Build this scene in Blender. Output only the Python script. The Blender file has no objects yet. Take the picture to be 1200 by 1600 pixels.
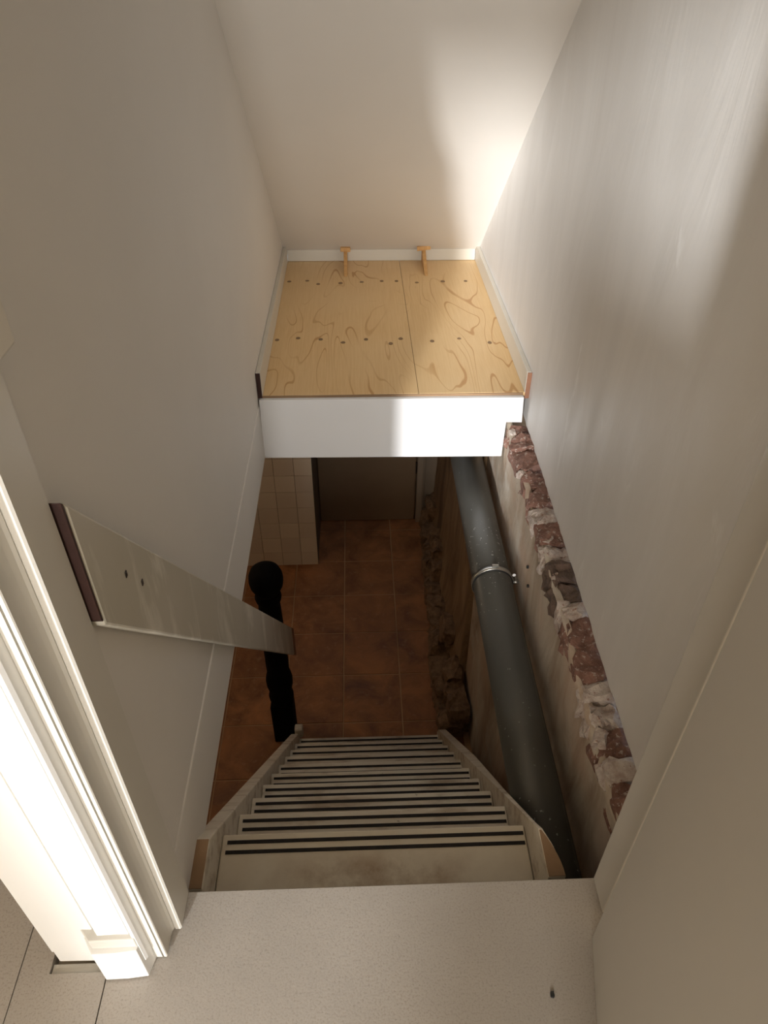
import bpy, bmesh, math, random
from mathutils import Vector, Matrix, noise

random.seed(11)
scn = bpy.context.scene
COL = scn.collection

# ------------------------------------------------------------------ camera
cam_d = bpy.data.cameras.new('camera')
cam_d.sensor_fit = 'VERTICAL'
cam_d.sensor_height = 36.0
cam_d.lens = 36.0 * 1136.0 / 1600.0
cam_d.clip_start = 0.01
cam = bpy.data.objects.new('camera', cam_d)
COL.objects.link(cam)
# world axes seen from the lens (right, down, forward), from the vanishing points
Yc = Vector((547 - 600, -115 - 800, 1136)).normalized()
Dc = Vector((591 - 600, 2211 - 800, 1136)); Dc = (Dc - Yc * Dc.dot(Yc)).normalized()
Zc = -Dc
Xc = Yc.cross(Zc)
right = Vector((Xc[0], Yc[0], Zc[0])); down = Vector((Xc[1], Yc[1], Zc[1])); fwd = Vector((Xc[2], Yc[2], Zc[2]))
R = Matrix((right, -down, -fwd)).transposed()
cam.matrix_world = Matrix.Translation((0, 0, 1.5)) @ R.to_4x4()
scn.camera = cam

# ------------------------------------------------------------------ light
scn.view_settings.view_transform = 'Standard'
scn.view_settings.look = 'None'
scn.view_settings.gamma = 1.0
scn.view_settings.use_curve_mapping = False
scn.view_settings.exposure = 1.12

world = bpy.data.worlds.new('sky'); scn.world = world
world.use_nodes = True
world.node_tree.nodes['Background'].inputs[0].default_value = (0.75, 0.86, 1.0, 1)
world.node_tree.nodes['Background'].inputs[1].default_value = 0.6

SUN_DIR = Vector((0.30, 1.0, -0.20))            # comes in through the windows behind
sd = bpy.data.lights.new('sun', 'SUN'); sd.energy = 2.7; sd.angle = math.radians(3.2); sd.color = (0.97, 0.985, 1.0)
sun = bpy.data.objects.new('sun', sd); COL.objects.link(sun)
sun.rotation_euler = SUN_DIR.to_track_quat('-Z', 'Y').to_euler()
sun.location = (-3, -9, 4)

def window_light(name, loc, sx, sz, power, direction, color=(1.0, 0.975, 0.935)):
    d = bpy.data.lights.new(name, 'AREA'); d.shape = 'RECTANGLE'; d.size = sx; d.size_y = sz; d.energy = power; d.color = color
    o = bpy.data.objects.new(name, d); COL.objects.link(o); o.location = loc
    o.rotation_euler = Vector(direction).to_track_quat('-Z', 'Z').to_euler()
    return o

BACK_Y = -4.0                                    # wall with the windows, behind the camera
# x0, x1, z0, z1 of the window openings
WINDOWS = [(-1.85, -1.28, 0.75, 2.45), (-1.20, -0.74, 2.02, 2.60), (-0.60, -0.02, 0.85, 2.40)]  # unseen openings; the second's high sill is added to shade the lower right wall
WPOWER = [10, 6, 54]
for i, (x0, x1, z0, z1) in enumerate(WINDOWS):
    window_light('daylight_%d' % (i + 1), ((x0 + x1) / 2, BACK_Y - 0.02, (z0 + z1) / 2), x1 - x0 - .04, z1 - z0 - .04, WPOWER[i], (0, 1, -0.05))

# lamp in the cellar, on its ceiling left of the stairs
ld = bpy.data.lights.new('cellar_lamp', 'POINT'); ld.energy = 1.7; ld.color = (1.0, 0.80, 0.58); ld.shadow_soft_size = 0.10
lamp = bpy.data.objects.new('cellar_lamp', ld); COL.objects.link(lamp); lamp.location = (-1.30, 2.70, -0.26)

# ------------------------------------------------------------------ materials
class NT:
    def __init__(s, name):
        s.m = bpy.data.materials.new(name); s.m.use_nodes = True
        s.t = s.m.node_tree; s.t.nodes.clear()
        s.out = s.n('ShaderNodeOutputMaterial'); s.b = s.n('ShaderNodeBsdfPrincipled')
        s.l(s.b.outputs[0], s.out.inputs[0])
        s.geo = None
    def n(s, typ, **kw):
        o = s.t.nodes.new(typ)
        for k, v in kw.items(): setattr(o, k, v)
        return o
    def l(s, a, b): s.t.links.new(a, b)
    def pos(s, scale=(1, 1, 1)):
        if s.geo is None: s.geo = s.n('ShaderNodeNewGeometry')
        v = s.n('ShaderNodeVectorMath', operation='MULTIPLY'); s.l(s.geo.outputs['Position'], v.inputs[0]); v.inputs[1].default_value = scale
        return v.outputs[0]
    def noise(s, scale, detail=3, rough=.55, stretch=(1, 1, 1), dist=0):
        o = s.n('ShaderNodeTexNoise'); s.l(s.pos(stretch), o.inputs['Vector'])
        o.inputs['Scale'].default_value = scale; o.inputs['Detail'].default_value = detail
        o.inputs['Roughness'].default_value = rough; o.inputs['Distortion'].default_value = dist
        return o.outputs['Fac']
    def ramp(s, fac, *stops):
        o = s.n('ShaderNodeValToRGB'); s.l(fac, o.inputs[0]); e = o.color_ramp.elements
        while len(e) < len(stops): e.new(0.5)
        for el, (p, c) in zip(e, stops):
            el.position = p; el.color = (c, c, c, 1) if not isinstance(c, tuple) else (*c, 1)
        return o.outputs[0]
    def mix(s, fac, a, b, mode='MIX'):
        o = s.n('ShaderNodeMix', data_type='RGBA', blend_type=mode)
        for sock, v in ((o.inputs[0], fac), (o.inputs[6], a), (o.inputs[7], b)):
            if isinstance(v, (int, float)): sock.default_value = v
            elif isinstance(v, tuple): sock.default_value = (*v, 1)
            else: s.l(v, sock)
        return o.outputs[2]
    def math(s, op, a, b=None):
        o = s.n('ShaderNodeMath', operation=op)
        for sock, v in zip(o.inputs, (a, b)):
            if v is None: continue
            if isinstance(v, (int, float)): sock.default_value = v
            else: s.l(v, sock)
        return o.outputs[0]
    def color(s, c):
        if isinstance(c, tuple): s.b.inputs['Base Color'].default_value = (*c, 1)
        else: s.l(c, s.b.inputs['Base Color'])
    def rough(s, r):
        if isinstance(r, (int, float)): s.b.inputs['Roughness'].default_value = r
        else: s.l(r, s.b.inputs['Roughness'])
    def bump(s, h, strength=.2, dist=.01):
        o = s.n('ShaderNodeBump'); o.inputs['Strength'].default_value = strength; o.inputs['Distance'].default_value = dist
        s.l(h, o.inputs['Height']); s.l(o.outputs[0], s.b.inputs['Normal'])

def paint(name, c, rough=.5, var=.04, bump=.12, bscale=6):
    t = NT(name); n = t.noise(3.0, 4)
    d = tuple(max(0, x * (1 - var)) for x in c); u = tuple(min(1, x * (1 + var)) for x in c)
    t.color(t.mix(t.ramp(n, (.3, 0.0), (.7, 1.0)), d, u)); t.rough(rough)
    t.bump(t.noise(bscale, 4, .6), bump, .01)
    return t.m

M = {}
M['wall'] = paint('wall_paint', (.72, .685, .635), .62, .02, .10, 5)
M['soffit'] = paint('soffit_paint', (.76, .72, .665), .6, .015, .06, 4)
M['room'] = paint('room_paint', (.76, .67, .54), .7, .02, .05, 4)
M['white'] = paint('white_gloss_paint', (.80, .79, .76), .28, .015, .03, 12)
M['white_board'] = paint('white_board_paint', (.80, .79, .785), .5, .015, .02, 6)
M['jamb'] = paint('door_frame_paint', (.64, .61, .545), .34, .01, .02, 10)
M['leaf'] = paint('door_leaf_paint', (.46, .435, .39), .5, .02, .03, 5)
M['skirting'] = paint('skirting_paint', (.66, .615, .53), .4, .03, .03, 10)
M['raw_brown'] = paint('bare_brown_wood', (.032, .009, .005), .6, .25, .1, 40)
M['end_grain'] = paint('bare_end_grain', (.26, .12, .065), .6, .2, .1, 40)
M['worn_wood'] = paint('worn_bare_wood', (.24, .145, .075), .6, .25, .1, 40)
M['black'] = paint('black_paint', (.004, .0035, .0035), .85, .2, .05, 30)
M['black'].node_tree.nodes['Principled BSDF'].inputs['Specular IOR Level'].default_value = 0.12
M['screw'] = paint('dull_screw', (.22, .13, .06), .5, .2, .0, 40)
M['dark_metal'] = paint('dark_rail_screw', (.03, .02, .015), .4, .1, .0, 40)
M['patch'] = paint('bare_filler', (.56, .53, .47), .7, .08, .1, 40)

# right wall: glossy trowelled plaster with streaks
t = NT('trowelled_wall')
st = t.noise(1.0, 5, .6, (1, 5.5, 1.4), .8); big = t.noise(1.3, 3)
tc = (t.mix(t.ramp(st, (.35, 0.0), (.75, 1.0)), (.72, .695, .66), (.78, .76, .73)))
tw = t.math('MULTIPLY', t.ramp(t.noise(1.0, 5, .7, (1, 9, 2.2), .6), (.60, 0.0), (.70, 1.0)), t.ramp(t.noise(1.6, 2), (.48, 0.0), (.58, .9)))
t.color(t.mix(tw, tc, (.90, .89, .87)))
t.rough(t.ramp(st, (.3, .6), (.68, .42)))
h = t.math('ADD', t.math('MULTIPLY', st, .7), t.math('MULTIPLY', big, .8)); t.bump(h, .22, .015)
M['trowel'] = t.m

# landing floor board: mineral speckle
t = NT('floor_board')
sp = t.noise(260, 2, .7); big = t.noise(3.2, 3); mid = t.noise(45, 3)
c = t.mix(t.ramp(sp, (.28, 0.0), (.5, 1.0)), (.27, .235, .195), (.39, .35, .305))
c = t.mix(t.ramp(big, (.38, 0.35), (.62, 0.0)), c, (.29, .26, .225))
c = t.mix(t.ramp(t.noise(150, 1, .5), (.74, 0.0), (.80, .6)), c, (.20, .18, .16))
t.color(c); t.rough(.7); t.bump(t.math('ADD', sp, mid), .12, .0015)
M['board'] = t.m

# plywood: pale pine with cathedral grain
t = NT('plywood')
f = t.noise(1.0, 1.6, .45, (5.2, 1.15, 1), .5)
s_ = t.math('SINE', t.math('MULTIPLY', f, 78.0))
line = t.ramp(s_, (.93, 0.0), (.985, 1.0))
mask = t.ramp(t.noise(1.0, 2, .5, (2.8, 1.3, 1)), (.44, 0.0), (.56, .9))
fine = t.noise(1.0, 3, .7, (150, 5, 1))
base = t.mix(t.ramp(fine, (.3, 0.0), (.75, 1.0)), (.70, .455, .205), (.79, .555, .285))
base = t.mix(t.ramp(t.noise(3.0, 3), (.35, .0), (.7, .6)), base, (.78, .56, .30))
fl = t.math('MULTIPLY', line, mask)
c = t.mix(fl, base, (.53, .275, .095))
c = t.mix(t.ramp(t.noise(20, 2, .5), (.755, 0.0), (.79, .8)), c, (.33, .14, .05))
t.color(c); t.rough(.42); t.bump(fine, .08, .002)
M['ply'] = t.m
t = NT('pine_wood')
fine = t.noise(1.0, 3, .6, (60, 60, 6))
t.color(t.mix(t.ramp(fine, (.3, 0.0), (.75, 1.0)), (.55, .29, .10), (.70, .43, .18))); t.rough(.5)
M['pine'] = t.m

# terracotta
t = NT('terracotta')
oi = t.n('ShaderNodeObjectInfo')
n1 = t.noise(5.5, 5, .65, (1, 1, 1), .6); n2 = t.noise(26, 4)
c = t.mix(t.ramp(n1, (.32, 0.0), (.68, 1.0)), (.18, .072, .027), (.54, .235, .09))
c = t.mix(t.math('MULTIPLY', oi.outputs['Random'], .45), c, (.30, .128, .055))
c = t.mix(t.ramp(n2, (.58, 0.0), (.75, .5)), c, (.50, .27, .13))
t.color(c); t.rough(t.ramp(n1, (.3, .5), (.7, .75))); t.bump(t.math('ADD', n1, n2), .25, .004)
M['terracotta'] = t.m
M['grout'] = paint('floor_grout', (.50, .31, .17), .9, .2, .3, 60)
M['white_tile_grout'] = paint('dark_tile_joint', (.16, .12, .08), .9, .2, .2, 60)
t = NT('white_tile'); oi = t.n('ShaderNodeObjectInfo')
t.color(t.mix(oi.outputs['Random'], (.80, .70, .57), (.72, .62, .51))); t.rough(.25); t.bump(t.noise(14, 2), .15, .006)
M['white_tile'] = t.m

# lower old plaster: beige with pink, grey and brown stains
t = NT('old_plaster')
n1 = t.noise(1.0, 5, .62, (5, 5, 1.7), 1.2); n2 = t.noise(3.4, 4); n3 = t.noise(30, 4, .7)
c = t.mix(t.ramp(n1, (.34, 0.0), (.66, 1.0)), (.33, .24, .165), (.60, .53, .43))
c = t.mix(t.ramp(n2, (.45, 0.0), (.68, .6)), c, (.56, .38, .27))
c = t.mix(t.ramp(t.noise(4.5, 4, .6), (.56, 0.0), (.7, .7)), c, (.66, .62, .55))
c = t.mix(t.ramp(n3, (.68, 0.0), (.76, .6)), c, (.20, .13, .09))
t.color(c); t.rough(.8); t.bump(t.math('ADD', n1, t.math('MULTIPLY', n3, .4)), .5, .012)
M['old_plaster'] = t.m
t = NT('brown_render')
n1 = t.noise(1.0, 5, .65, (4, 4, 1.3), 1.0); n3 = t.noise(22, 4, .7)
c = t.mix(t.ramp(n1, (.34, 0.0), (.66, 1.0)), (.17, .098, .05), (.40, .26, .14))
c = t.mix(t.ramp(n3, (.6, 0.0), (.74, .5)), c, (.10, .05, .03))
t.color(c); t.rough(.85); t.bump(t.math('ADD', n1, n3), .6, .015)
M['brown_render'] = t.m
def rubble(name, a, b, spk, thr=.60):
    t = NT(name); n1 = t.noise(26, 5, .7); n2 = t.noise(75, 3, .7)
    c = t.mix(t.ramp(n1, (.35, 0.0), (.65, 1.0)), a, b)
    c = t.mix(t.ramp(n2, (thr, 0.0), (thr + .06, .8)), c, spk)
    t.color(c); t.rough(.9); t.bump(t.math('ADD', n1, n2), .8, .006); return t.m
M['brick'] = rubble('broken_brick', (.15, .072, .050), (.29, .155, .115), (.50, .42, .36), .58)
M['brick_dark'] = rubble('sooty_brick', (.085, .058, .042), (.19, .125, .095), (.30, .22, .18), .64)
M['mortar'] = rubble('crumbled_mortar', (.36, .26, .21), (.62, .55, .49), (.25, .10, .06), .62)
M['stone'] = rubble('foundation_stone', (.14, .08, .042), (.31, .19, .105), (.36, .25, .15), .66)

# grey pvc pipe
t = NT('grey_pvc')
n1 = t.noise(2.5, 4); sp = t.noise(85, 2, .5)
c = t.mix(t.ramp(n1, (.3, 0.0), (.7, 1.0)), (.062, .061, .054), (.088, .086, .077))
c = t.mix(t.math('MULTIPLY', t.ramp(sp, (.68, 0.0), (.72, .9)), t.ramp(t.noise(3.2, 2), (.54, 0.0), (.62, 1.0))), c, (.5, .5, .48))
t.color(c); t.rough(t.ramp(n1, (.3, .30), (.7, .42)))
M['pvc'] = t.m
t = NT('galvanised_steel'); t.color((.62, .62, .60)); t.b.inputs['Metallic'].default_value = 1; t.rough(.3); M['steel'] = t.m
M['seam'] = paint('pale_seam', (.20, .18, .15), .4, .1, .0, 10)
M['rubber'] = paint('black_rubber', (.02, .02, .02), .6, .1, .0, 10)

# stair paint: cream, worn
t = NT('worn_cream_paint')
n1 = t.noise(5, 5, .65); n2 = t.noise(1, 4, .6, (6, 22, 22)); n3 = t.noise(90, 2)
c = t.mix(t.ramp(n1, (.35, 0.0), (.65, 1.0)), (.68, .60, .485), (.79, .72, .60))
c = t.mix(t.ramp(n2, (.50, 0.0), (.70, .75)), c, (.34, .235, .14))
c = t.mix(t.ramp(n3, (.72, 0.0), (.76, .6)), c, (.16, .10, .06))
t.color(c); t.rough(.5); t.bump(n1, .12, .004)
M['stair'] = t.m
t = NT('worn_top_tread')
# same paint, foot wear in the middle of the tread
geo = t.pos((1, 1, 1)); sep = t.n('ShaderNodeSeparateXYZ'); t.l(geo, sep.inputs[0])
n1 = t.noise(5, 5, .65); n2 = t.noise(9, 5, .65)
c = t.mix(t.ramp(n1, (.35, 0.0), (.65, 1.0)), (.64, .56, .44), (.73, .66, .53))
wear = t.math('MULTIPLY', t.ramp(n2, (.42, 0.0), (.62, .8)), t.ramp(t.math('ABSOLUTE', t.math('SUBTRACT', sep.outputs[0], .02)), (.10, 1.0), (.26, 0.0)))
wear = t.math('MULTIPLY', wear, t.ramp(sep.outputs[1], (.78, 1.0), (.83, 0.0)))
c = t.mix(wear, c, (.33, .21, .11)); t.color(c); t.rough(.5)
M['top_tread'] = t.m
M['grip'] = paint('black_grip_strip', (.012, .008, .006), .8, .2, .2, 120)
# handrail: greyish cream with rubbed streaks
t = NT('rubbed_rail_paint')
n1 = t.noise(1.0, 4, .6, (8, 9, 2.2), .5)
c = t.mix(t.ramp(t.noise(4, 3), (.35, 0.0), (.65, 1.0)), (.52, .485, .40), (.56, .52, .44))
c = t.mix(t.ramp(n1, (.53, 0.0), (.64, .85)), c, (.76, .72, .63)); t.color(c); t.rough(.42)
M['rail'] = t.m
M['dim_door'] = paint('brown_door_paint', (.30, .215, .14), .5, .08, .04, 6)
M['dim_frame'] = paint('grey_door_frame_paint', (.42, .35, .27), .5, .06, .04, 6)
M['concrete'] = paint('rough_concrete', (.35, .31, .26), .9, .1, .4, 20)
t = NT('window_glass'); t.b.inputs['Transmission Weight'].default_value = 1; t.rough(0); t.color((1, 1, 1)); t.b.inputs['IOR'].default_value = 1.0
M['glass'] = t.m

# ------------------------------------------------------------------ helpers
def wloc(o):
    v = Vector((0, 0, 0))
    while o: v += o.location; o = o.parent
    return v

def link(name, me, mat, parent=None, loc=None):
    o = bpy.data.objects.new(name, me); COL.objects.link(o)
    if mat and not me.materials: me.materials.append(mat if not isinstance(mat, str) else M[mat])
    if parent: o.parent = parent
    if loc is not None: o.location = Vector(loc) - (wloc(parent) if parent else Vector())
    return o

def mesh_obj(name, verts, faces, mat, parent=None, bevel=0, smooth=False, origin=None, seg=2):
    """verts in world space; the object's origin is at `origin` (default: centre of its foot)"""
    vs = [Vector(v) for v in verts]
    if origin is None:
        xs = [v.x for v in vs]; ys = [v.y for v in vs]; zs = [v.z for v in vs]
        origin = Vector(((min(xs) + max(xs)) / 2, (min(ys) + max(ys)) / 2, min(zs)))
    me = bpy.data.meshes.new(name)
    me.from_pydata([tuple(v - Vector(origin)) for v in vs], [], faces); me.update()
    bm = bmesh.new(); bm.from_mesh(me)
    bmesh.ops.recalc_face_normals(bm, faces=bm.faces)
    if bevel:
        bmesh.ops.bevel(bm, geom=[e for e in bm.edges if len(e.link_faces) == 2 and e.calc_face_angle(0) > .5], offset=bevel, segments=seg, affect='EDGES', profile=.5)
    bm.to_mesh(me); bm.free()
    if smooth:
        for p in me.polygons: p.use_smooth = True
    return link(name, me, mat, parent, origin)

BF = [(0, 1, 3, 2), (4, 6, 7, 5), (0, 4, 5, 1), (2, 3, 7, 6), (0, 2, 6, 4), (1, 5, 7, 3)]
def box(name, lo, hi, mat, parent=None, bevel=0):
    v = [(x, y, z) for x in (lo[0], hi[0]) for y in (lo[1], hi[1]) for z in (lo[2], hi[2])]
    return mesh_obj(name, v, BF, mat, parent, bevel)

def prism(name, poly, axis, a, b, mat, parent=None, bevel=0):
    """poly = 2-D outline; axis 'z': (x,y), 'x': (y,z), 'y': (x,z); extruded from a to b"""
    def p3(p, k):
        return {'z': (p[0], p[1], k), 'x': (k, p[0], p[1]), 'y': (p[0], k, p[1])}[axis]
    n = len(poly)
    v = [p3(p, a) for p in poly] + [p3(p, b) for p in poly]
    f = [tuple(range(n)), tuple(range(2 * n - 1, n - 1, -1))] + [(i, (i + 1) % n, n + (i + 1) % n, n + i) for i in range(n)]
    return mesh_obj(name, v, f, mat, parent, bevel)

def empty(name, loc):
    o = bpy.data.objects.new(name, None); COL.objects.link(o); o.location = loc; o.empty_display_size = .1
    return o
def tag(o, label, cat, group=None):
    o['label'] = label; o['category'] = cat
    if group: o['group'] = group
    return o
def struct(o, label=None):
    o['kind'] = 'structure'
    if label: o['label'] = label
    return o

def chunk(name, c, size, mat, parent, seed, rough=.22, cuts=2, rot=0):
    """an irregular broken block"""
    bm = bmesh.new(); bmesh.ops.create_cube(bm, size=1)
    bmesh.ops.subdivide_edges(bm, edges=bm.edges[:], cuts=cuts, use_grid_fill=True)
    for v in bm.verts:
        d = noise.noise_vector(v.co * 2.3 + Vector((seed * 7.1, seed * 3.3, seed))) * rough
        r = v.co.length
        v.co = v.co * (1 - .16 * max(0, r - .55) / .3) + d
        v.co = Vector((v.co.x * size[0], v.co.y * size[1], v.co.z * size[2]))
    bmesh.ops.rotate(bm, verts=bm.verts, cent=(0, 0, 0), matrix=Matrix.Rotation(rot, 3, 'Z') @ Matrix.Rotation(rot * .7, 3, 'Y'))
    me = bpy.data.meshes.new(name); bm.to_mesh(me); bm.free()
    return link(name, me, mat, parent, c)

# ------------------------------------------------------------------ key dimensions (metres; landing floor is z = 0)
XL, XR = -0.372, 0.634          # stairwell walls
ZB = -1.92                      # cellar floor
YP, YPB, ZP = 2.367, 3.765, 0.150   # boxed platform: front, back, top
LAND = 0.667                    # front edge of the landing
YC_END = 4.20                   # end of the cellar
def soffit_z(y): return 0.22 - 0.853 * (y - 3.74)

# ------------------------------------------------------------------ room shell: upper floor
floor = struct(empty('floor', (0, -1.6, 0)))
FT = -0.030
box('floor_board', (-0.4815, BACK_Y, FT), (1.60, LAND, 0), 'board', floor, .0012)
prism('floor_board', [(-0.6425, BACK_Y), (-0.4835, BACK_Y), (-0.4835, .529), (-0.588, .529), (-0.588, 4.2), (-0.6425, 4.2)], 'z', FT, 0, 'board', floor)
box('floor_board', (-1.95, BACK_Y, FT), (-0.6445, 4.2, 0), 'board', floor, .0012)
box('filler_strip', (-0.586, .531, FT), (-0.486, .5465, -.006), 'patch', floor)['label'] = 'bare wood strip showing in the slot below the door frame'
box('subfloor', (-1.95, BACK_Y, -.10), (-0.392, .60, FT - .001), 'room', floor)
box('subfloor', (-1.95, .60, -.10), (-0.392, 4.2, FT - .001), 'room', floor)
box('subfloor', (-0.392, BACK_Y, -.075), (1.60, .60, FT - .001), 'concrete', floor)

# left stairwell partition with a seam band at floor level
wl = struct(box('wall_left', (-0.555, .668, .115), (XL, 4.25, 2.95), 'wall'))
tb = struct(box('trim_1', (-0.555, .668, -.108), (XL + .0035, 4.25, .1145), 'wall', bevel=.003), 'painted edge board along the bottom of the left stairwell wall')

# right stairwell wall, broken off raggedly at its foot
def ledge(y): return 0.030 + (y - 2.36) * 0.048
pts = []
N = 150
for i in range(N + 1):
    y = .668 + (4.25 - .668) * i / N
    z = ledge(y) + (noise.noise((y * 9, 3.1, 0)) * .012 + noise.noise((y * 37, 7.7, 0)) * .007 if y < 2.36 else 0)
    pts.append((y, z))
outline = pts + [(4.25, 2.95), (.668, 2.95)]
wr = struct(prism('wall_right', outline, 'x', XR, XR + .14, 'trowel'))

# sloping soffit above (underside of the upper flight)
y0, y1 = .60, 3.79
struct(prism('ceiling', [(y0, soffit_z(y0)), (y1, soffit_z(y1)), (y1, soffit_z(y1) + .12), (y0, soffit_z(y0) + .12)], 'x', XL, XR, 'soffit'))

# wall right of the doorway (its end is the right jamb), wall above the doorway
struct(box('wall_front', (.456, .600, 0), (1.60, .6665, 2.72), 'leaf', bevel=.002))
struct(box('trim_2', (-0.372, .600, 2.06), (.456, .6665, 2.95), 'wall'), 'wall piece above the doorway')
struct(box('wall_back_corridor', (-1.95, 4.2, 0), (-.556, 4.3, 2.72), 'room'))

# room behind: left wall, right wall, ceiling, wall with windows
struct(box('wall_room_left', (-2.05, BACK_Y, 0), (-1.95, 4.3, 2.72), 'room'))
struct(box('wall_room_right', (1.60, BACK_Y, 0), (1.70, .70, 2.72), 'room'))
struct(box('ceiling_room', (-2.05, BACK_Y, 2.72), (1.70, .60, 2.82), 'room'))
struct(box('ceiling_corridor', (-2.05, .60, 2.72), (-.556, 4.3, 2.82), 'room'))
wb = struct(empty('wall_back', (0, BACK_Y, 0)))
cuts = sorted(WINDOWS)
xs = [-2.05]
for (a, b, c, d) in cuts: xs += [a, b]
xs.append(1.70)
for i in range(0, len(xs), 2):
    box('wall_panel', (xs[i], BACK_Y - .12, 0), (xs[i + 1], BACK_Y, 2.72), 'room', wb)
for k, (a, b, c, d) in enumerate(cuts):
    box('wall_panel', (a, BACK_Y - .12, 0), (b, BACK_Y, c), 'room', wb)
    box('wall_panel', (a, BACK_Y - .12, d), (b, BACK_Y, 2.72), 'room', wb)
    w = struct(empty('window_%d' % (k + 1), ((a + b) / 2, BACK_Y - .06, c)))
    for lo, hi in (((a, c), (a + .03, d)), ((b - .03, c), (b, d)), ((a, c), (b, c + .03)), ((a, d - .03), (b, d))):
        box('window_frame', (lo[0], BACK_Y - .10, lo[1]), (hi[0], BACK_Y - .05, hi[1]), 'white', w)

# ------------------------------------------------------------------ cellar shell
cf = struct(empty('floor_cellar', (0, 2.4, ZB)))
box('grout_bed', (-1.6, .30, ZB - .06), (.66, YC_END, ZB - .004), 'grout', cf)
TS = .3275; GAP = .007
tm = None
x_lines = [-0.120 + TS * k for k in range(-4, 2)]
y_lines = [2.400 + TS * k for k in range(-5, 6)]
for xi in x_lines:
    for yi in y_lines:
        j = random.random()
        if tm is None:
            t0 = box('floor_tile', (xi + GAP / 2, yi + GAP / 2, ZB - .012), (xi + TS - GAP / 2, yi + TS - GAP / 2, ZB), 'terracotta', cf, .0025); tm = t0
            base = t0.location.copy(); bx, by = xi, yi
        else:
            o = bpy.data.objects.new('floor_tile', tm.data); COL.objects.link(o); o.parent = cf
            o.location = base + Vector((xi - bx, yi - by, random.uniform(-.0015, .0012)))
            o.rotation_euler = (random.uniform(-.003, .003), random.uniform(-.003, .003), random.uniform(-.004, .004))
struct(box('wall_cellar_left', (-1.70, .20, ZB - .06), (-1.60, YC_END, -.10), 'room'))
struct(box('wall_cellar_front', (-1.70, .20, ZB - .06), (.80, .30, -.10), 'room'))
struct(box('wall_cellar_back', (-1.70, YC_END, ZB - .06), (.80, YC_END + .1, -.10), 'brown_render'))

# white tiled pier under the platform
PX, PY = -0.300, 3.682
pier = struct(empty('wall_tiled', (-.95, PY + .2, ZB)))
box('pier_core', (-1.60, PY + .008, ZB), (PX, YC_END, -.10), 'white_tile_grout', pier)
cols = [(-.412, PX)] + [(-.412 - .1265 * (k + 1), -.412 - .1265 * k) for k in range(7)]
rows = [(ZB, ZB + .116)] + [(ZB + .116 + .1278 * k, ZB + .116 + .1278 * (k + 1)) for k in range(11)]
for ci, (a, b) in enumerate(cols):
    for ri, (c, d) in enumerate(rows):
        g = .0022
        o = box('wall_tile', (a + g / 2, PY, c + g / 2), (b - g / 2, PY + .009, d - g / 2), 'white_tile', pier, .0012)
        o.location.y += random.uniform(-.0012, .0012)
        o.rotation_euler = (random.uniform(-.006, .006), 0, random.uniform(-.006, .006))

# dim door and frame at the end of the cellar
d1 = struct(empty('door_1', (.04, 4.15, ZB)), 'plain dark brown cellar door below the platform')
box('door_panel', (-.296, 4.145, ZB + .006), (.388, 4.185, -.12), 'dim_door', d1, .003)
box('door_frame', (.398, 4.115, ZB), (.440, 4.195, -.12), 'dim_frame', d1, .004)
box('door_frame', (.442, 4.150, ZB), (.456, 4.195, -.12), 'dim_frame', d1, .002)
box('side_panel', (.458, 4.165, ZB + .10), (.555, 4.195, -.12), 'dim_frame', d1, .003)
box('hinge', (.387, 4.128, ZB + .43), (.398, 4.150, ZB + .52), 'dark_metal', d1, .002)

# lower right wall: core, old plaster skin, brown render, stones, broken bricks on its top
lw = struct(empty('wall_right_lower', (.65, 2.2, ZB)))
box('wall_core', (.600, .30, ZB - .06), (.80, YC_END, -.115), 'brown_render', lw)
ny, nz = 130, 56
vs, fs = [], []
def skin_x(y, z): return .565 + noise.noise((y * 2.2, z * 2.0, 1.7)) * .006 + noise.noise((y * 11, z * 9, 4.7)) * .0025
for i in range(ny + 1):
    y = .30 + (YC_END - .30) * i / ny
    top = ledge(y) - .016 + noise.noise((y * 7, 11.3, 0)) * .022 + noise.noise((y * 29, 1.3, 0)) * .008 if y < 2.36 else .030
    for j in range(nz + 1):
        z = ZB - .02 + (top - ZB + .02) * j / nz
        vs.append((skin_x(y, z), y, z))
    vs.append((.583, y, top - .002)); 
nn = nz + 2
for i in range(ny):
    for j in range(nn - 1):
        a = i * nn + j; fs.append((a, a + nn, a + nn + 1, a + 1))
mesh_obj('plaster_skin', vs, fs, 'old_plaster', lw, smooth=True)
# brown render layer, proud of the plaster, towards the far end and the foot
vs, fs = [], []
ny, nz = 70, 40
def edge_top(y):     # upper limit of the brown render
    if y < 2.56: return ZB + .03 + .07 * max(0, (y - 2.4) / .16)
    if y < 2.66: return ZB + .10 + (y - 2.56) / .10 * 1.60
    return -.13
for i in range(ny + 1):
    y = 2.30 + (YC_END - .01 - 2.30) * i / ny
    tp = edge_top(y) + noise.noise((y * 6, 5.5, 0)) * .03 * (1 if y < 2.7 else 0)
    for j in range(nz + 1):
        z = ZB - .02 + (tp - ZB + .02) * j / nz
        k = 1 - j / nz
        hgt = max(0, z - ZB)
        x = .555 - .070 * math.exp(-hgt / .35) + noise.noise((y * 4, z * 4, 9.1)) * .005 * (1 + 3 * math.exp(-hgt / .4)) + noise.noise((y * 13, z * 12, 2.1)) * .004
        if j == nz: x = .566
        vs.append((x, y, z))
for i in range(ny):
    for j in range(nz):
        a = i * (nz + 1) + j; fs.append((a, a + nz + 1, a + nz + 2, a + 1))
mesh_obj('brown_render', vs, fs, 'brown_render', lw, smooth=True)
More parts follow.
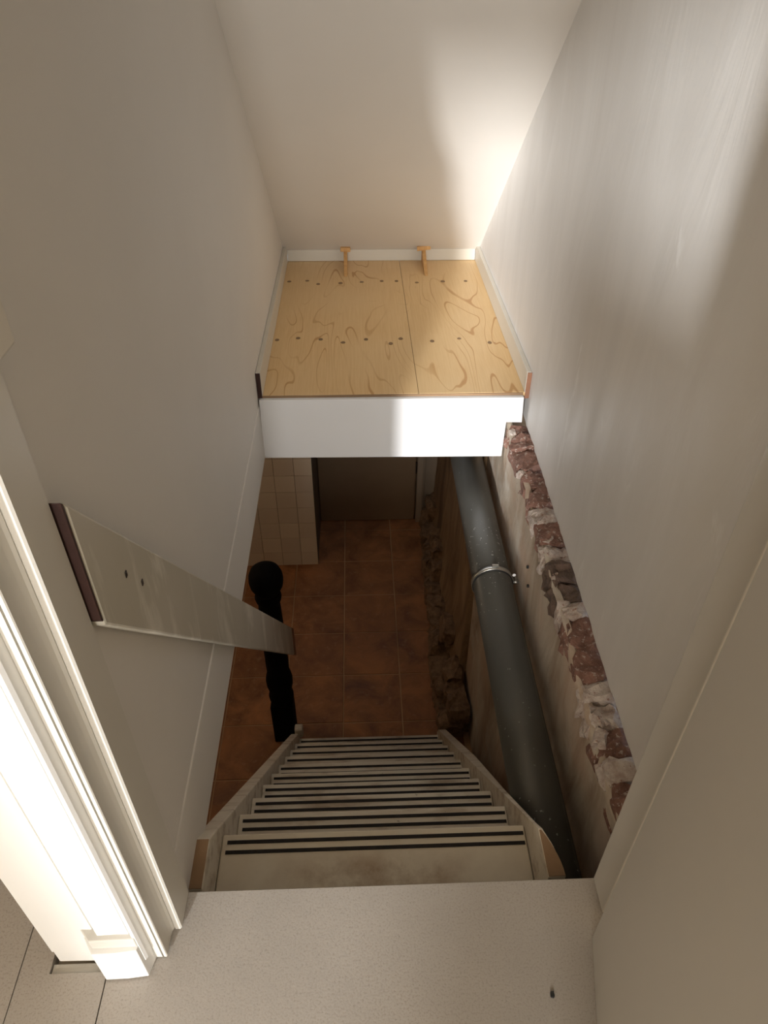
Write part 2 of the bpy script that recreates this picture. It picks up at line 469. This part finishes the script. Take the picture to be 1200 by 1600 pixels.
# foundation stones along the foot
y = 2.27; k = 0
while y < 4.05:
    L = random.uniform(.09, .20); H = random.uniform(.10, .19)
    xc = .455 + .03 * (y - 2.3) / 1.6
    chunk('foundation_stone', (xc + random.uniform(-.008, .012), y + L / 2, ZB + H / 2 - .01), (.135, L * 1.02, H), 'stone', lw, k + 1.0, .26)
    if random.random() < .7:
        chunk('foundation_stone', (xc + .035, y + L / 2 + random.uniform(-.03, .03), ZB + H + .055), (.11, L * 1.1, .13), 'stone', lw, k + 40.0, .26)
    y += L * .98; k += 1
# broken bricks and mortar on the ledge
y = .70; k = 0
seq = ['brick', 'brick', 'mortar', 'brick', 'mortar', 'mortar', 'brick', 'brick', 'mortar', 'brick_dark', 'brick_dark', 'mortar', 'brick', 'mortar', 'brick', 'brick', 'brick', 'brick']
while y < 2.34:
    kind = seq[k % len(seq)]
    L = {'brick': random.uniform(.08, .125), 'brick_dark': .085, 'mortar': random.uniform(.045, .08)}[kind]
    L = min(L, 2.355 - y)
    zt = ledge(y + L / 2)
    nm = 'brick' if kind != 'mortar' else 'mortar_lump'
    chunk(nm, (.605 + random.uniform(-.004, .006), y + L / 2, zt - .048 + random.uniform(-.007, .006)), (.092, L * 1.06, .085), kind, lw, k + 70.0, .24, 3, random.uniform(-.10, .10))
    if random.random() < .75:
        s = random.uniform(.018, .034)
        chunk('mortar_lump', (.585 + random.uniform(-.012, .02), y + random.uniform(0, L), zt - .018), (s, s * 1.5, s), 'mortar', lw, k + 130.0, .3, 2, random.uniform(-.6, .6))
    y += L; k += 1
for (yy, zz) in ((1.78, -.185), (1.74, -.235)):      # two drilled holes in the plaster
    mesh = box('drill_hole', (.555, yy - .004, zz - .005), (.568, yy + .004, zz + .005), 'rubber', lw, .0015)

# ------------------------------------------------------------------ boxed plywood platform above the stairs
pf = tag(empty('platform', (.13, (YP + YPB) / 2, -.12)), 'boxed platform with a plywood top and white front board over the cellar stairs', 'platform')
SX = .222
box('plywood_sheet', (XL + .004, YP + .006, ZP - .018), (SX - .0008, YPB, ZP), 'ply', pf, .0006)
box('plywood_sheet', (SX + .0008, YP + .006, ZP - .018), (XR - .004, YPB, ZP), 'ply', pf, .0006)
box('sheet_edge', (XL + .004, YP + .001, ZP - .016), (.6125, YP + .0058, ZP - .001), 'worn_wood', pf)['label'] = 'raw brown front edge of the plywood'
prism('front_board', [(XL + .001, -.112), (.556, -.122), (.558, .034), (.618, .032), (.6125, .1405), (XL + .005, .1435)], 'y', YP - .018, YP, 'white_board', pf, .0015)
box('joist', (XL + .002, YP + .02, -.10), (-.31, 3.68, .13), 'pine', pf)
box('joist', (.11, YP + .02, -.10), (.16, 3.68, .13), 'pine', pf)
box('underside', (XL + .002, YP + .001, -.116), (.550, 3.68, -.101), 'white_board', pf)
screws = [(-.329, 3.479), (-.242, 3.487), (-.187, 3.443), (-.079, 3.453), (.024, 3.464), (.122, 3.475), (.194, 3.473), (.292, 3.451), (.42, 3.464), (.532, 3.465),
          (-.338, 2.836), (-.251, 2.851), (-.156, 2.837), (-.062, 2.805), (.034, 2.832), (.136, 2.79), (.18, 2.835), (.31, 2.808), (.426, 2.829), (.549, 2.787)]
sm = None
for sx, sy in screws:
    if sm is None:
        bm = bmesh.new(); bmesh.ops.create_cone(bm, cap_ends=True, segments=12, radius1=.0085, radius2=.0075, depth=.0016)
        sm = bpy.data.meshes.new('screw'); bm.to_mesh(sm); bm.free()
    o = link('screw', sm, 'screw', pf, (sx, sy, ZP + .0006)); o.scale = (random.uniform(1.0, 1.35), random.uniform(1.1, 1.6), 1)

# skirting boards round the platform
def skirt(name, lo, hi, label):
    r = tag(empty(name, ((lo[0] + hi[0]) / 2, (lo[1] + hi[1]) / 2, lo[2])), label, 'skirting board', 'skirting boards round the platform'); return r
s1 = skirt('skirting_board', (XL, YP, ZP), (XL + .018, YPB, ZP), 'cream skirting board along the left wall above the plywood')
prism('board', [(YP - .002, ZP + .001), (YPB - .015, ZP + .001), (YPB - .015, ZP + .082), (YP - .002, ZP + .098)], 'x', XL + .0005, XL + .018, 'skirting', s1, .002)
box('bare_end', (XL + .0005, YP - .006, ZP - .004), (XL + .0165, YP - .002, ZP + .096), 'raw_brown', s1)['label'] = 'bare dark brown sawn end'
s2 = skirt('skirting_board', (XR - .018, YP, ZP), (XR, YPB, ZP), 'cream skirting board along the right wall above the plywood')
prism('board', [(YP - .002, ZP + .001), (YPB - .015, ZP + .001), (YPB - .015, ZP + .078), (YP - .002, ZP + .086)], 'x', XR - .018, XR - .0005, 'skirting', s2, .002)
box('bare_end', (XR - .0165, YP - .006, ZP - .02), (XR - .0005, YP - .002, ZP + .085), 'end_grain', s2)['label'] = 'bare reddish brown sawn end'
s3 = skirt('skirting_board', (XL + .018, YPB, ZP), (XR - .018, YPB, ZP), 'cream skirting board at the foot of the sloping ceiling')
box('board', (XL + .019, YPB - .0145, ZP + .001), (XR - .019, YPB, ZP + .058), 'skirting', s3, .002)

# two wooden brackets leaning on the back skirting
def bracket(x, twist, label, w=.026):
    r = tag(empty('wooden_bracket', (x, 3.62, ZP)), label, 'bracket', 'wooden brackets at the back of the plywood')
    prism('blade', [(3.535, ZP + .001), (3.748, ZP + .001), (3.748, ZP + .062), (3.715, ZP + .066), (3.60, ZP + .022)], 'x', x - .009, x + .009, 'pine', r, .002)
    o = prism('cap_block', [(x - w, 3.705), (x + w, 3.70 + twist), (x + w * .8, 3.772), (x - w * .9, 3.775)], 'z', ZP + .063, ZP + .084, 'pine', r, .003)
    return r
bracket(-.055, .0, 'slim wooden bracket with a straight cap on the plywood, beside the left wall')
bracket(.345, .028, 'wooden bracket with a slanted cap on the plywood, nearer the right wall', .036)

# ------------------------------------------------------------------ steep cellar stairs
RISE, GO = .1745, .1462
SLI, SRI = -.342, .376         # inner faces of the stringers
st = tag(empty('cellar_stairs', (.017, 1.5, ZB)), 'steep cream painted wooden stairs with black grip strips on each tread', 'stairs')
tread_mesh = None
for i in range(10):
    z = -RISE * (i + 1); yn = .874 + GO * i
    yb = yn - .205
    tr = box('tread', (SLI + .001, yb, z - .032), (SRI - .001, yn, z), 'top_tread' if i == 0 else 'stair', st, .004)
    for s in (0, 1):
        ys = yn - .0205 - s * .0235
        box('grip_strip', (SLI + .012 + .003 * random.random(), ys - .0042, z - .001), (SRI - .006, ys + .0042, z + .0020), 'grip', tr)
slope = RISE / GO
def sline(y): return -.042 - slope * (y - .796)
# left stringer
def stringer_outline(down_):
    return [(.690, -.042), (.796, -.042), (2.19, sline(2.19)), (2.235, sline(2.235) - .03), (2.235, ZB + .002), (2.05, ZB + .002), (.690, -.042 - down_)]
sl = prism('stringer', stringer_outline(.30), 'x', SLI - .037, SLI, 'stair', st, .003)
box('bare_top', (SLI - .036, .691, -.043), (SLI - .001, .795, -.0405), 'worn_wood', sl)['label'] = 'bare brown sawn top of the stringer'
# right stringer: its outer face is scooped out beside the pipe
vs, fs = [], []
secs = []
NS = 44
for i in range(NS + 1):
    y = .690 + (2.235 - .690) * i / NS
    zt = -.042 if y < .796 else sline(y)
    if y > 2.2: zt -= .03
    zb = max(ZB + .002, zt - .42)
    if y < .80:
        k = (y - .69) / .11; xo = .412 - .030 * (k ** 1.8)
    elif y < 1.10:
        k = (y - .80) / .30; xo = .382 + .009 * k
    else: xo = .391 + .022 * min(1, (y - 1.10) / .45)
    xb = .389 if y < 1.10 else xo
    zb = max(ZB + .002, zt - .27)
    vs += [(SRI, y, zb), (SRI, y, zt), (xo, y, zt), (xo, y, zt * .7 + zb * .3), (xb, y, zt * .5 + zb * .5), (xb, y, zb)]
for i in range(NS):
    for j in range(6):
        a = i * 6 + j; b = i * 6 + (j + 1) % 6
        fs.append((a, b, b + 6, a + 6))
fs += [(0, 1, 2, 3, 4, 5), tuple(NS * 6 + q for q in (5, 4, 3, 2, 1, 0))]
sr = mesh_obj('stringer', vs, fs, 'stair', st)
tv = []
for i in range(8):
    k = i / 7; y = .691 + .100 * k
    tv.append((y, .412 - .031 * (k ** 1.8)))
prism('bare_top', [(SRI + .001, .691)] + [(x, y) for y, x in tv] + [(SRI + .001, .791)], 'z', -.043, -.0395, 'worn_wood', sr)['label'] = 'bare reddish brown top of the stringer'
box('foot_block', (SLI - .02, 2.205, sline(2.19) - .06), (SLI + .022, 2.245, sline(2.19) + .012), 'stair', sl, .008)

# ------------------------------------------------------------------ grey drain pipe on the right
PR = .0695
p0 = Vector((.4560, .335, -.338)); p1 = Vector((.4800, 4.10, -.330))
def tube(name, a, b, r, mat, parent, seg=40, inner=None, rings=1, smooth=True):
    a = Vector(a); b = Vector(b); d = (b - a).normalized()
    u = d.cross(Vector((0, 0, 1))).normalized(); w = u.cross(d)
    prof = [(0, r), (1, r)] if inner is None else [(0, inner), (0, r), (1, r), (1, inner)]
    vs, fs = [], []
    for (k, rr) in prof:
        for s in range(seg):
            an = 2 * math.pi * s / seg
            vs.append(tuple(a.lerp(b, k) + (u * math.cos(an) + w * math.sin(an)) * rr))
    m = len(prof)
    for i in range(m - 1):
        for s in range(seg):
            fs.append((i * seg + s, i * seg + (s + 1) % seg, (i + 1) * seg + (s + 1) % seg, (i + 1) * seg + s))
    if inner is None:
        fs.append(tuple(range(seg))); fs.append(tuple(range((m - 1) * seg, m * seg)))
    o = mesh_obj(name, vs, fs, mat, parent)
    for p in o.data.polygons:
        p.use_smooth = smooth and len(p.vertices) == 4
    return o
pipe = tag(empty('drain_pipe', tuple(p0)), 'thick grey plastic drain pipe running along the lower right wall', 'pipe')
tube('pipe_run', p0, p1, PR, 'pvc', pipe, 56)
PS = PR - .0013
so = Vector((1, 0, 0)) * (PS * math.sin(math.radians(52))) + Vector((0, 0, 1)) * (PS * math.cos(math.radians(52)))
tube('mould_seam', p0 + so, p1 + so, .0016, 'seam', pipe, 8)
dirp = (p1 - p0).normalized()
pc = p0 + dirp * ((1.86 - p0.y) / dirp.y)
# clamp
cl = tag(empty('pipe_clamp', tuple(pc)), 'galvanised pipe clamp with a black rubber lining round the grey pipe', 'pipe clamp')
tube('rubber_lining', pc - dirp * .0135, pc + dirp * .0135, PR + .0035, 'rubber', cl, 48, PR + .0006)
tube('steel_band', pc - dirp * .009, pc + dirp * .009, PR + .0060, 'steel', cl, 48, PR + .0036)
side = dirp.cross(Vector((0, 0, 1))).normalized()
for an, nm in ((88, 'bolt_lug'), (18, 'bolt_lug')):
    a_ = math.radians(an); off = side * math.cos(a_) + Vector((0, 0, 1)) * math.sin(a_)
    c = pc + off * (PR + .013)
    lug = tube(nm, c - side * math.sin(a_) * .011 + Vector((0, 0, 1)) * math.cos(a_) * .011, c + side * math.sin(a_) * .011 - Vector((0, 0, 1)) * math.cos(a_) * .011 , .0065, 'steel', cl, 10, None, 1, False)
tube('wall_stud', pc + side * (PR + .005), (.566, pc.y, pc.z), .005, 'steel', cl, 10)

# ------------------------------------------------------------------ newel post (turned, black)
NX, NY = -.4285, 2.345
nw = tag(empty('newel_post', (NX, NY, ZB)), 'black turned newel post with a round knob at the foot of the stairs', 'newel post')
def lathe(name, prof, mat, parent, c, seg=32, square=False):
    vs, fs = [], []
    for (r, z) in prof:
        for s in range(seg):
            a = 2 * math.pi * s / seg
            vs.append((c[0] + r * math.cos(a), c[1] + r * math.sin(a), z))
    for i in range(len(prof) - 1):
        for s in range(seg):
            fs.append((i * seg + s, i * seg + (s + 1) % seg, (i + 1) * seg + (s + 1) % seg, (i + 1) * seg + s))
    fs.append(tuple(range(seg))); fs.append(tuple(range((len(prof) - 1) * seg, len(prof) * seg)))
    o = mesh_obj(name, vs, fs, mat, parent)
    for p in o.data.polygons: p.use_smooth = len(p.vertices) == 4
    return o
box('square_foot', (NX - .056, NY - .056, ZB + .001), (NX + .056, NY + .056, ZB + .30), 'black', nw, .004)
lathe('turned_shaft', [(0.0538, ZB + .30), (0.0608, ZB + .32), (0.0632, ZB + .345), (0.0562, ZB + .365), (0.0597, ZB + .40), (0.0655, ZB + .43), (0.0667, ZB + .47), (0.0620, ZB + .50),
                       (0.0550, ZB + .53), (0.0562, ZB + .60), (0.0550, ZB + .80), (0.0515, ZB + .98), (0.0491, ZB + 1.02), (0.0573, ZB + 1.035), (0.0608, ZB + 1.055), (0.0550, ZB + 1.075), (0.0563, ZB + 1.09)], 'black', nw, (NX, NY))
lathe('knob', [(0.0563, ZB + 1.09), (0.0608, ZB + 1.10), (0.0725, ZB + 1.125), (0.0772, ZB + 1.155), (0.0749, ZB + 1.185), (0.0643, ZB + 1.212), (0.0445, ZB + 1.228), (0.0175, ZB + 1.236)], 'black', nw, (NX, NY))

# ------------------------------------------------------------------ board handrail on the left
XF = -.345
hr = tag(empty('handrail', (XF - .012, 1.5, -.3)), 'cream board handrail with bare brown ends sloping down the left wall', 'handrail')
hy0, hy1 = .672, 2.452
zt0, zb0 = .985, .775
zt1, zb1 = -1.205, -1.405
def hrz(y): return zt0 + (zt1 - zt0) * (y - hy0) / (hy1 - hy0), zb0 + (zb1 - zb0) * (y - hy0) / (hy1 - hy0)
a = hrz(hy1 - .062)
body = prism('rail_board', [(hy0 + .006, hrz(hy0 + .006)[0]), (hy1 - .062, a[0]), (hy1 - .062, a[1]), (hy0 + .006, hrz(hy0 + .006)[1])], 'x', XL + .005, XF, 'rail', hr, .004)
prism('bare_end', [(hy0, zt0 - .004), (hy0 + .0058, zt0 - .010), (hy0 + .0058, zb0 + .000), (hy0, zb0 + .008)], 'x', XL + .003, XF - .001, 'raw_brown', hr, .0012)['label'] = 'bare dark brown upper end of the rail'
prism('bare_end', [(hy1 - .0618, a[0]), (hy1, zt1), (hy1, zb1), (hy1 - .0618, a[1])], 'x', XL + .005, XF + .0004, 'end_grain', hr, .0012)['label'] = 'bare brown lower end of the rail'
for (yy, zz) in ((.783, .762), (.831, .698)):
    box('screw', (XF - .001, yy - .0035, zz - .0055), (XF + .0015, yy + .0035, zz + .0055), 'dark_metal', hr, .001)

# ------------------------------------------------------------------ door frame on the left
df = struct(empty('trim_3', (-.46, .58, 0)), 'white painted door frame with moulded architrave and plinth block')
H = 2.12
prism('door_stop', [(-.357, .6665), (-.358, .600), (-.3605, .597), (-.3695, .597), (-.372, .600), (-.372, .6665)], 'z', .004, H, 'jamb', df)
# jamb with a cove next to the stop
jp = [(-.3722, .6665), (-.3722, .5985), (-.3748, .594), (-.3764, .584), (-.3768, .572), (-.3764, .560), (-.3760, .5515), (-.3772, .5495), (-.3818, .5495), (-.3822, .560), (-.3846, .560), (-.3850, .5495), (-.3960, .5495), (-.3960, .6665)]
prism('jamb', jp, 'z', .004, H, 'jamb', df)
# architrave: flat field, groove, rounded moulding
ap = [(-.3962, .6665), (-.3962, .548), (-.3975, .532), (-.4005, .5265), (-.4060, .5265), (-.409, .5315), (-.4105, .534), (-.4110, .539), (-.4128, .539), (-.4132, .5335), (-.440, .5335), (-.466, .5325), (-.4690, .5355), (-.4705, .5450), (-.4735, .5500), (-.4765, .5500), (-.4780, .5430), (-.573, .5455), (-.573, .6665)]
prism('architrave', ap, 'z', .055, H, 'white', df)
prism('architrave_foot', [(-.3962, .6665), (-.3962, .5475), (-.506, .5475), (-.573, .5485), (-.573, .6665)], 'z', .004, .0548, 'white', df)
prism('plinth_block', [(-.3964, .5470), (-.4035, .5185), (-.440, .5150), (-.4795, .5145), (-.503, .5465)], 'z', .004, .118, 'white', df, .0012)
prism('bare_patch', [(-.3975, .5460), (-.4025, .5245), (-.4795, .5235), (-.500, .5455)], 'z', .1182, .150, 'patch', df, .002)['label'] = 'unpainted filler patch above the plinth block'
box('lock_keep', (-.3568, .628, 1.180), (-.334, .672, 1.300), 'skirting', df, .004)['label'] = 'small cream box fixed to the jamb'

# ------------------------------------------------------------------ door leaf standing open on the right
hx, hy = .424, .556
dx, dy = -.1975, -.980
nx, ny_ = .980, -.1975      # away from the opening
L, T = .80, .040
d2 = struct(empty('door_2', (hx, hy, 0)), 'plain cream door leaf standing open beside the landing')
prism('door_leaf', [(hx, hy), (hx + dx * L, hy + dy * L), (hx + dx * L + nx * T, hy + dy * L + ny_ * T), (hx + nx * T, hy + ny_ * T)], 'z', .003, 2.04, 'leaf', d2, .002)
for zz in (.25, 1.0, 1.8):
    tube('hinge', (hx + .036, hy + .012, zz), (hx + .036, hy + .012, zz + .09), .007, 'steel', d2, 12)

# small dark crumb lying on the landing
cr = chunk('crumb', (.328, .464, .002), (.007, .010, .005), 'rubber', None, 3.0, .25)
tag(cr, 'tiny dark crumb lying on the speckled landing floor', 'crumb')
